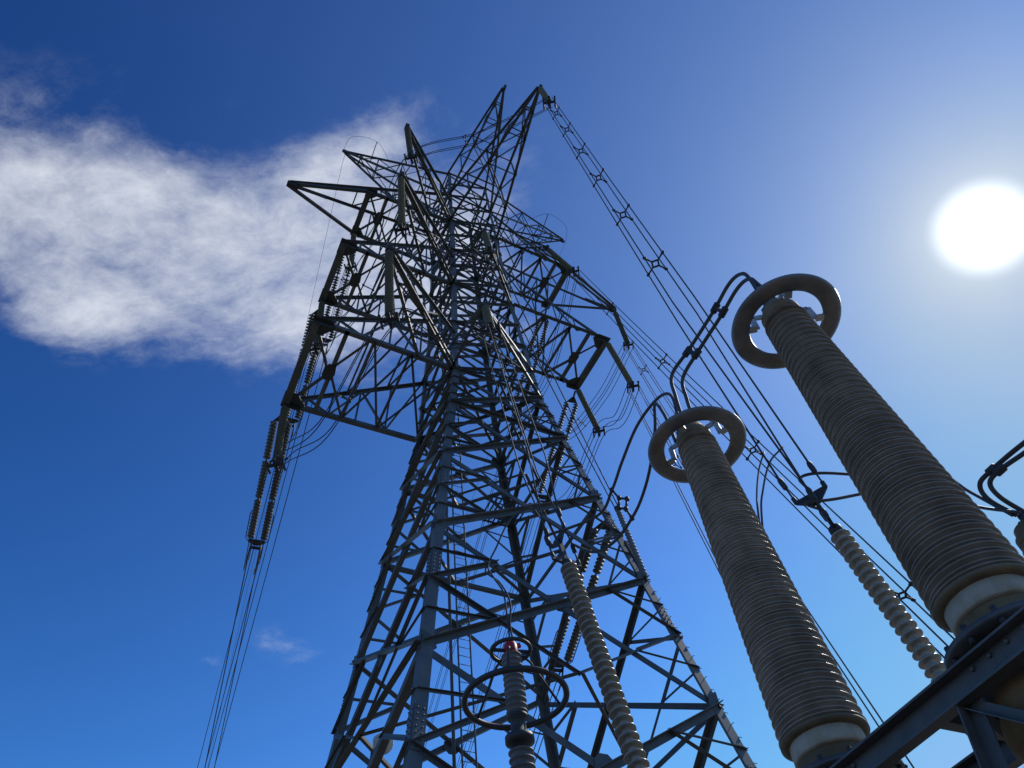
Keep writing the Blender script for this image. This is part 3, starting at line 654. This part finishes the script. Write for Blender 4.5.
# ------------------------------------------------------------------ big ringed porcelain columns on their support frame
ZB = 5.23
D1, D2 = 7.6, 6.42
def azpt(az, d, z): a = math.radians(az); return Vector((math.sin(a) * d, math.cos(a) * d, z))
C1 = azpt(18.25, D1, ZB); C2 = azpt(32.5, D2, ZB); CH = 4.40
def column_proto(label, loc, ring=True, height=CH, r0=.42, r1=.265):
    t = thing('ribbed_bushing', label, 'insulator', loc, 0, 'big ribbed porcelain columns')
    B = Vector(loc); Zu = Vector((0, 0, 1))
    n = 84; z0, z1 = -.04, height - .2; prof = [(r0 - .06, z0 - .02)]
    for i in range(n):
        h = z0 + (z1 - z0) * i / n; p = (z1 - z0) / n; r = r0 + (r1 - r0) * i / n - (.016 if i % 2 else 0)
        prof += [(r - .066, h), (r - .064, h + p * .22), (r - .012, h + p * .38), (r, h + p * .48), (r - .003, h + p * .6), (r - .06, h + p * .88)]
    prof += [(r1 - .06, z1)]
    mb = MB(); mb.lathe(prof, B, Zu, 56); obj('ribbed_body', mb, 'porc', t)
    mb = MB(); mb.lathe([(r0 - .12, -.07), (r0 - .075, -.09), (r0 - .072, -.225), (r0 - .085, -.24), (r0 - .14, -.245)], B, Zu, 56); cl_ = obj('cement_collar', mb, 'collar', t)
    mb = MB(); mb.lathe([(r0 - .14, -.235), (r0 - .095, -.26), (r0 - .095, -.38), (r0 - .05, -.43), (r0 - .05, -.45), (r0 - .05, -.53), (r0 + .03, -.56), (r0 + .03, -1.16), (r0 - .05, -1.18)], B, Zu, 56)
    ft = obj('base_drum', mb, 'neck', t)
    mb = MB(); mb.lathe([(r0 - .04, -.035), (r0 - .002, -.042), (r0 - .002, -.07), (r0 - .05, -.088)], B, Zu, 56); obj('bottom_rim', mb, 'rim', t)
    mb = MB(); mb.lathe([(r0 - .045, -.45), (r0 + .12, -.452), (r0 + .12, -.50), (r0 - .045, -.502)], B, Zu, 56); obj('flange_plate', mb, 'beam', t)
    mb = MB()
    for k in range(12):
        a = 2 * math.pi * k / 12; mb.lathe([(.025, 0), (.025, .05)], B + Vector((math.cos(a) * (r0 + .08), math.sin(a) * (r0 + .08), -.452)), Zu, 6); mb.lathe([(.025, 0), (.025, .06)], B + Vector((math.cos(a) * (r0 + .08), math.sin(a) * (r0 + .08), -.55)), Zu, 6)
    obj('flange_bolts', mb, 'fit', ft)
    mb = MB(); mb.lathe([(r1 - .07, z1 - .02), (r1 - .02, z1), (r1 - .02, z1 + .12), (r1 - .06, z1 + .15), (r1 - .08, z1 + .26)], B, Zu, 40); cap = obj('top_cap', mb, 'neck', t)
    mb = MB(); tz = z1 + .26; mb.bar(B + Vector((-.16, 0, tz)), B + Vector((.16, 0, tz)), .1, .18); mb.lathe([(.05, 0), (.05, .22)], B + Vector((0, 0, tz)), Zu, 10); obj('terminal_pad', mb, 'bar', cap)
    if ring:
        rz = z1 - .06; mb = MB(); mb.ring(B + Vector((0, 0, rz)), .568, .115, .06, Zu, 72, 14); rg = obj('corona_ring', mb, 'ring', t)
        for k in range(4):
            a = math.pi / 4 + k * math.pi / 2 + .25; e = Vector((math.cos(a), math.sin(a), 0)); mb = MB()
            sd = Vector((-e.y, e.x, 0)); c0 = B + e * (r1 - .05) + Vector((0, 0, rz + .22))
            p = [c0, c0 + e * .14, c0 + e * .15 + Vector((0, 0, -.23)), c0 + e * .30 + Vector((0, 0, -.23))]
            mb.bar(p[0], p[1], .03, .07, sd); mb.bar(p[1] + Vector((0, 0, .013)), p[2], .03, .07, sd); mb.bar(p[2], p[3], .085, .03, sd)
            obj('ring_bracket', mb, 'brk', rg)
    return t
colA = column_proto('smaller looking ringed porcelain column, left of the pair, in front of the tower side', C1)
colB = dup(colA, Matrix.Translation(C2) @ Matrix.Rotation(.5, 4, 'Z'), 'nearest and largest ringed porcelain column below the sun, right of the pair')
C3 = at(1033, 530, 11.2); C3.z -= 4.5
column_proto('ringless porcelain column cut by the right edge, partly behind the large column', C3, False, 4.5, .38, .31)
# support frame: beam under both columns on lattice trestles
ddir = (C2 - C1); ddir.z = 0; ddir.normalize(); dn_ = Vector((ddir.y, -ddir.x, 0))
if dn_.dot(Vector((C1.x, C1.y, 0))) > 0: dn_ = -dn_                  # towards the camera
fr = thing('support_frame', 'dark steel support beam and trestle carrying the two ringed columns', 'steel frame', (C1.x, C1.y, 0))
zb = ZB - .665
def beam(off, zt):
    mb = MB(); a = C1 - ddir * 1.1; b = C2 + ddir * 2.2; a = Vector((a.x, a.y, zt)) + dn_ * off; b = Vector((b.x, b.y, zt)) + dn_ * off; up = Vector((0, 0, 1))
    # channel: web plus two flanges
    mb.prism(a, b, [(0, 0), (0, .12), (-.018, .12), (-.018, .018), (-.202, .018), (-.202, .12), (-.22, .12), (-.22, 0)], up)
    o = obj('beam', mb, 'beam', fr)
    mb = MB(); L_ = (b - a).length; wn = dn_
    for f in (.28, .62):
        c = a.lerp(b, f) - up * .11 + dn_ * .01
        mb.plate([c - ddir * .35 + up * .09, c + ddir * .35 + up * .09, c + ddir * .35 - up * .09, c - ddir * .35 - up * .09], .014, dn_)
    sp = obj('splice_plate', mb, 'beam', o); mb = MB()
    for f in (.28, .62):
        c = a.lerp(b, f) - up * .11 + dn_ * .016
        for i in range(4):
            for j in (-.055, .055): mb.lathe([(.018, 0), (.018, .025)], c + ddir * (-.25 + i * .166) + up * j, dn_, 6)
    obj('beam_bolts', mb, 'beam', sp)
    return a, b
bA = beam(.54, zb); bB = beam(-.54, zb)
mb = MB()
for Cx in (C1, C2):
    c = Vector((Cx.x, Cx.y, zb - .13))
    for s in (-1, 1): mb.bar(c + ddir * .56 * s + dn_ * .53, c + ddir * .56 * s - dn_ * .53, .16, .09, (0, 0, 1))
obj('cross_beams', mb, 'beam', fr)
# trestles: two A frames with lacing, one at each column
for Cx, k in ((C1 - ddir * .3, 0), (C2 + ddir * .1, 1)):
    mb = MB(); up = Vector((0, 0, 1)); tops = []; feet = []
    for s in (-1, 1):
        for q in (.52, -.52):
            tp_ = Vector((Cx.x, Cx.y, zb - .22)) + ddir * s * .42 + dn_ * q; ftp = Vector((Cx.x, Cx.y, 0)) + ddir * s * .95 + dn_ * (q * 2.0)
            mb.angle(tp_, ftp, .12, ddir * -s); tops.append(tp_); feet.append(ftp)
    for i, j in ((0, 1), (2, 3), (0, 2), (1, 3)):
        a0, a1, b0, b1 = tops[i], feet[i], tops[j], feet[j]; fs = [.0, .2, .42, .68, .97]
        lace(mb, a0, a1, b0, b1, fs, .08, up)
        for x, y in zip(fs, fs[1:]): mb.angle(a0.lerp(a1, x), b0.lerp(b1, y), .075, up)
    tr = obj('trestle', mb, 'beam', fr); mb = MB()
    for f in feet: mb.bar(Vector((f.x, f.y, -.1)), Vector((f.x, f.y, .12)), .5, .5, (1, 0, 0))
    obj('footing', mb, 'conc', tr)
t = thing('column_pedestal', 'steel pedestal below the ringless column at the right edge', 'steel frame', (C3.x, C3.y, 0)); mb = MB()
for s in (-1, 1):
    for q in (-1, 1): mb.angle(Vector((C3.x + s * .35, C3.y + q * .35, C3.z - 1.18)), Vector((C3.x + s * .5, C3.y + q * .5, 0)), .12)
obj('pedestal_leg', mb, 'beam', t)
mb = MB(); mb.lathe([(.55, 0), (.55, .05)], Vector((C3.x, C3.y, C3.z - 1.24)), (0, 0, 1), 32); obj('pedestal_top', mb, 'beam', t)

# twin tubular connectors between the column tops
def twin(name, label, cat, ptsA, ptsB, r=.035, clamps=()):
    a = catmull(ptsA, 8); b = catmull(ptsB, 8); t = thing(name, label, cat, a[0])
    for p in (a, b): mb = MB(); mb.tube(p, r, 8); obj('conductor_tube', mb, 'bar', t)
    for f in clamps:
        i = int(f * (len(a) - 1)); j = int(f * (len(b) - 1)); d = (a[i + 1] - a[i]).normalized(); mb = MB()
        for q, k, P_ in ((a[i], i, a), (b[j], j, b)): mb.lathe([(r, -.09), (r * 1.9, -.07), (r * 1.9, .07), (r, .09)], q, d, 10)
        mb.bar(a[i], b[j], .05, .07); obj('spacer_clamp', mb, 'fit', t)
    return t
top1 = C1 + Vector((0, 0, CH + .1)); top2 = C2 + Vector((0, 0, CH + .1))
twin('twin_connector', 'pair of bent tubes arching from the left ringed column to the right one', 'conductor',
     [top1 + Vector((-.05, 0, .0)), at(676, 398, 7.55), at(672, 375, 7.5), at(690, 348, 7.3), at(713, 312, 7.0), at(729, 284, 6.8), at(741, 274, 6.65), at(750, 279, 6.55), top2 + Vector((-.12, -.05, .0))],
     [top1 + Vector((.1, 0, .0)), at(687, 400, 7.5), at(683, 378, 7.45), at(699, 350, 7.25), at(721, 316, 6.95), at(737, 289, 6.75), at(749, 279, 6.6), at(759, 285, 6.5), top2 + Vector((.06, -.05, .0))], .028, (.36, .52))
twin('twin_connector', 'pair of cables looping from the left ringed column to the leaning string clamp', 'conductor',
     [top1 + Vector((-.16, .1, 0)), at(676, 408, 7.75), at(669, 394, 8.0), at(656, 400, 8.2), at(637, 426, 8.6), at(622, 462, 9.1), at(612, 490, 9.6), at(597, 516, 10.1), ends1[0]],
     [top1 + Vector((-.2, .2, 0)), at(665, 416, 7.8), at(655, 404, 8.1), at(655, 430, 8.3), at(650, 468, 8.7), at(642, 497, 9.1), at(632, 518, 9.5), at(615, 541, 9.9), at(594, 552, 10.3), ends1[1]], .026, ())
mb_t = thing('line_spacer', 'branched spacer joining the two looping cables just right of the tower leg', 'spacer', at(622, 500, 9.6)); mb = MB()
hx = [at(x, y, d_) for x, y, d_ in ((612, 490, 9.6), (619, 498, 9.58), (627, 499, 9.55), (632, 518, 9.5), (619, 508, 9.58), (626, 509, 9.52))]
for i, j in ((0, 1), (1, 2), (2, 5), (5, 3), (1, 4), (4, 5)): mb.tube([hx[i], hx[j]], .022, 6)
for q in hx: mb.lathe([(.02, -.05), (.04, -.03), (.04, .03), (.02, .05)], q, (0, 0, 1), 8)
obj('spacer_body', mb, 'fit', mb_t)
twin('twin_connector', 'cables from the disc string head passing behind the large column to the ringless one', 'conductor',
     [ends2[0], at(800, 478, 9.6), at(822, 473, 9.8), at(880, 476, 10.4), at(940, 476, 11), at(970, 492, 11.2), C3 + Vector((-.1, 0, 4.8))],
     [ends2[1], at(806, 503, 9.5), at(835, 499, 9.7), at(885, 490, 10.3), at(945, 486, 10.9), at(972, 505, 11.2), C3 + Vector((-.05, -.1, 4.75))], .024, ())
twin('twin_connector', 'pair of bent tubes rising from the ringless column out of the right edge', 'conductor',
     [C3 + Vector((-.05, 0, 4.8)), at(988, 499, 11.2), at(980, 484, 11.1), at(992, 470, 11), at(1024, 443, 10.7), at(1090, 395, 10)],
     [C3 + Vector((.1, 0, 4.8)), at(1000, 497, 11.1), at(990, 483, 11.0), at(1000, 470, 10.9), at(1030, 449, 10.6), at(1095, 402, 10)], .036, (.62,))
twin('tap_cable', 'pair of thin cables arching down from the long dropper behind the left ringed column', 'wire',
     [at(783, 447, 12.2), at(770, 462, 11.8), at(763, 490, 11.3), at(762, 520, 11), at(775, 640, 10.4), at(810, 740, 9.8), C1 + Vector((.1, .4, .1))],
     [at(764, 452, 12.2), at(759, 470, 11.8), at(757, 495, 11.3), at(759, 520, 11), at(772, 640, 10.4), at(806, 740, 9.8), C1 + Vector((-.1, .4, .1))], .02, ())

# ------------------------------------------------------------------ small arrester with two rings before the tower
AD = 10.2
ab = at(517, 712, AD); ax_, ay_ = ab.x, ab.y
zr = at(518, 729, AD).z; zg = at(517, 699, AD).z; zt_ = at(511, 652, AD).z
t = thing('surge_arrester', 'slim ribbed surge arrester with a wide thin ring and a small ring on top', 'surge arrester', (ax_, ay_, 0))
mb = MB(); discs(mb, (ax_, ay_, zr + .18), (0, 0, 1), 11, (zt_ - .05 - zr - .18) / 11, .158, .11, 24); obj('upper_sheds', mb, 'arr', t)
mb = MB(); discs(mb, (ax_, ay_, zr - 3.6), (0, 0, 1), 30, .11, .178, .12, 24); obj('lower_sheds', mb, 'arr', t)
mb = MB(); mb.lathe([(.12, -.22), (.205, -.2), (.205, -.12), (.11, -.1), (.105, .14), (.15, .15), (.15, .19), (.1, .2)], (ax_, ay_, zr), (0, 0, 1), 24); obj('joint_flange', mb, 'plate', t)
mb = MB(); mb.ring((ax_, ay_, zg), .74, .046, .046, (0, 0, 1), 56, 10); rg = obj('grading_ring', mb, 'ringd', t)
mb = MB()
for k in range(3):
    a = k * 2.094 + .5; mb.tube([(ax_ + math.cos(a) * .72, ay_ + math.sin(a) * .72, zg), (ax_ + math.cos(a) * .3, ay_ + math.sin(a) * .3, zt_ - .12), (ax_ + math.cos(a) * .12, ay_ + math.sin(a) * .12, zt_ + .0)], .02, 6)
obj('ring_stay', mb, 'ringd', rg)
mb = MB(); mb.ring((ax_, ay_, zt_ + .02), .30, .032, .032, (0, 0, 1), 40, 10); sr = obj('top_ring', mb, 'ringd', t)
mb = MB()
for k in range(2):
    a = k * math.pi + .35; mb.bar((ax_, ay_, zt_ + .02), (ax_ + math.cos(a) * .3, ay_ + math.sin(a) * .3, zt_ + .02), .05, .03)
obj('ring_arm', mb, 'ringd', sr)
mb = MB(); mb.lathe([(.10, -.10), (.11, -.06), (.11, .09), (.08, .16), (.04, .2)], (ax_, ay_, zt_), (0, 0, 1), 16); mb.bar((ax_ - .1, ay_, zt_ + .05), (ax_ + .15, ay_ + .05, zt_ + .13), .06, .06); obj('terminal', mb, 'red', t)
mb = MB(); mb.lathe([(.28, 0), (.28, .05)], (ax_, ay_, zr - 3.66), (0, 0, 1), 24)
zp = zr - 3.62
for s in (-1, 1):
    for q in (-1, 1): mb.angle((ax_ + s * .2, ay_ + q * .2, zp), (ax_ + s * .3, ay_ + q * .3, .1), .1)
obj('pedestal', mb, 'beam', t)
mb = MB(); mb.bar((ax_, ay_, -.1), (ax_, ay_, .14), .9, .9, (1, 0, 0)); obj('footing', mb, 'conc', t)
mb = MB(); tops_ = Vector((ax_, ay_, zt_ + .14))
mb.tube(catmull([yk1 + Vector((-.25, .1, .5)), at(530, 508, 10.6), at(510, 520, 10.5), at(496, 548, 10.4), at(488, 566, 10.4), at(494, 578, 10.3), at(503, 592, 10.25), at(507, 615, 10.2), tops_], 8), .016, 6)
o = obj('down_lead', mb, 'wire'); o['label'] = 'single down lead curling from the dropper clamp to the slim arrester top'; o['category'] = 'wire'
mb = MB(); mb.tube(catmull([at(489, 562, 10.4), at(486, 572, 10.4), at(500, 583, 10.3), at(510, 602, 10.22), at(510, 625, 10.2), tops_ + Vector((.06, 0, 0))], 8), .016, 6)
o = obj('down_lead', mb, 'wire'); o['label'] = 'short loop of wire hanging beside the down lead above the slim arrester'; o['category'] = 'wire'

# ------------------------------------------------------------------ floodlight seen behind the left tower leg
fp = at(381, 742, 24.0)
t = thing('yard_floodlight', 'small pale floodlight on a thin pole seen through the left foot of the tower', 'floodlight', (fp.x, fp.y, 0))
mb = MB(); mb.tube([(fp.x - .3, fp.y, 0), (fp.x - .3, fp.y, fp.z - .6), (fp.x - .25, fp.y, fp.z - .1)], .05, 8); obj('pole', mb, 'steel', t)
mb = MB(); mb.lathe([(.12, -.3), (.2, -.25), (.3, .1), (.34, .2), (.34, .26), (.1, .28)], fp, (.5, -.6, -.6), 20); obj('lamp_head', mb, 'lampm', t)
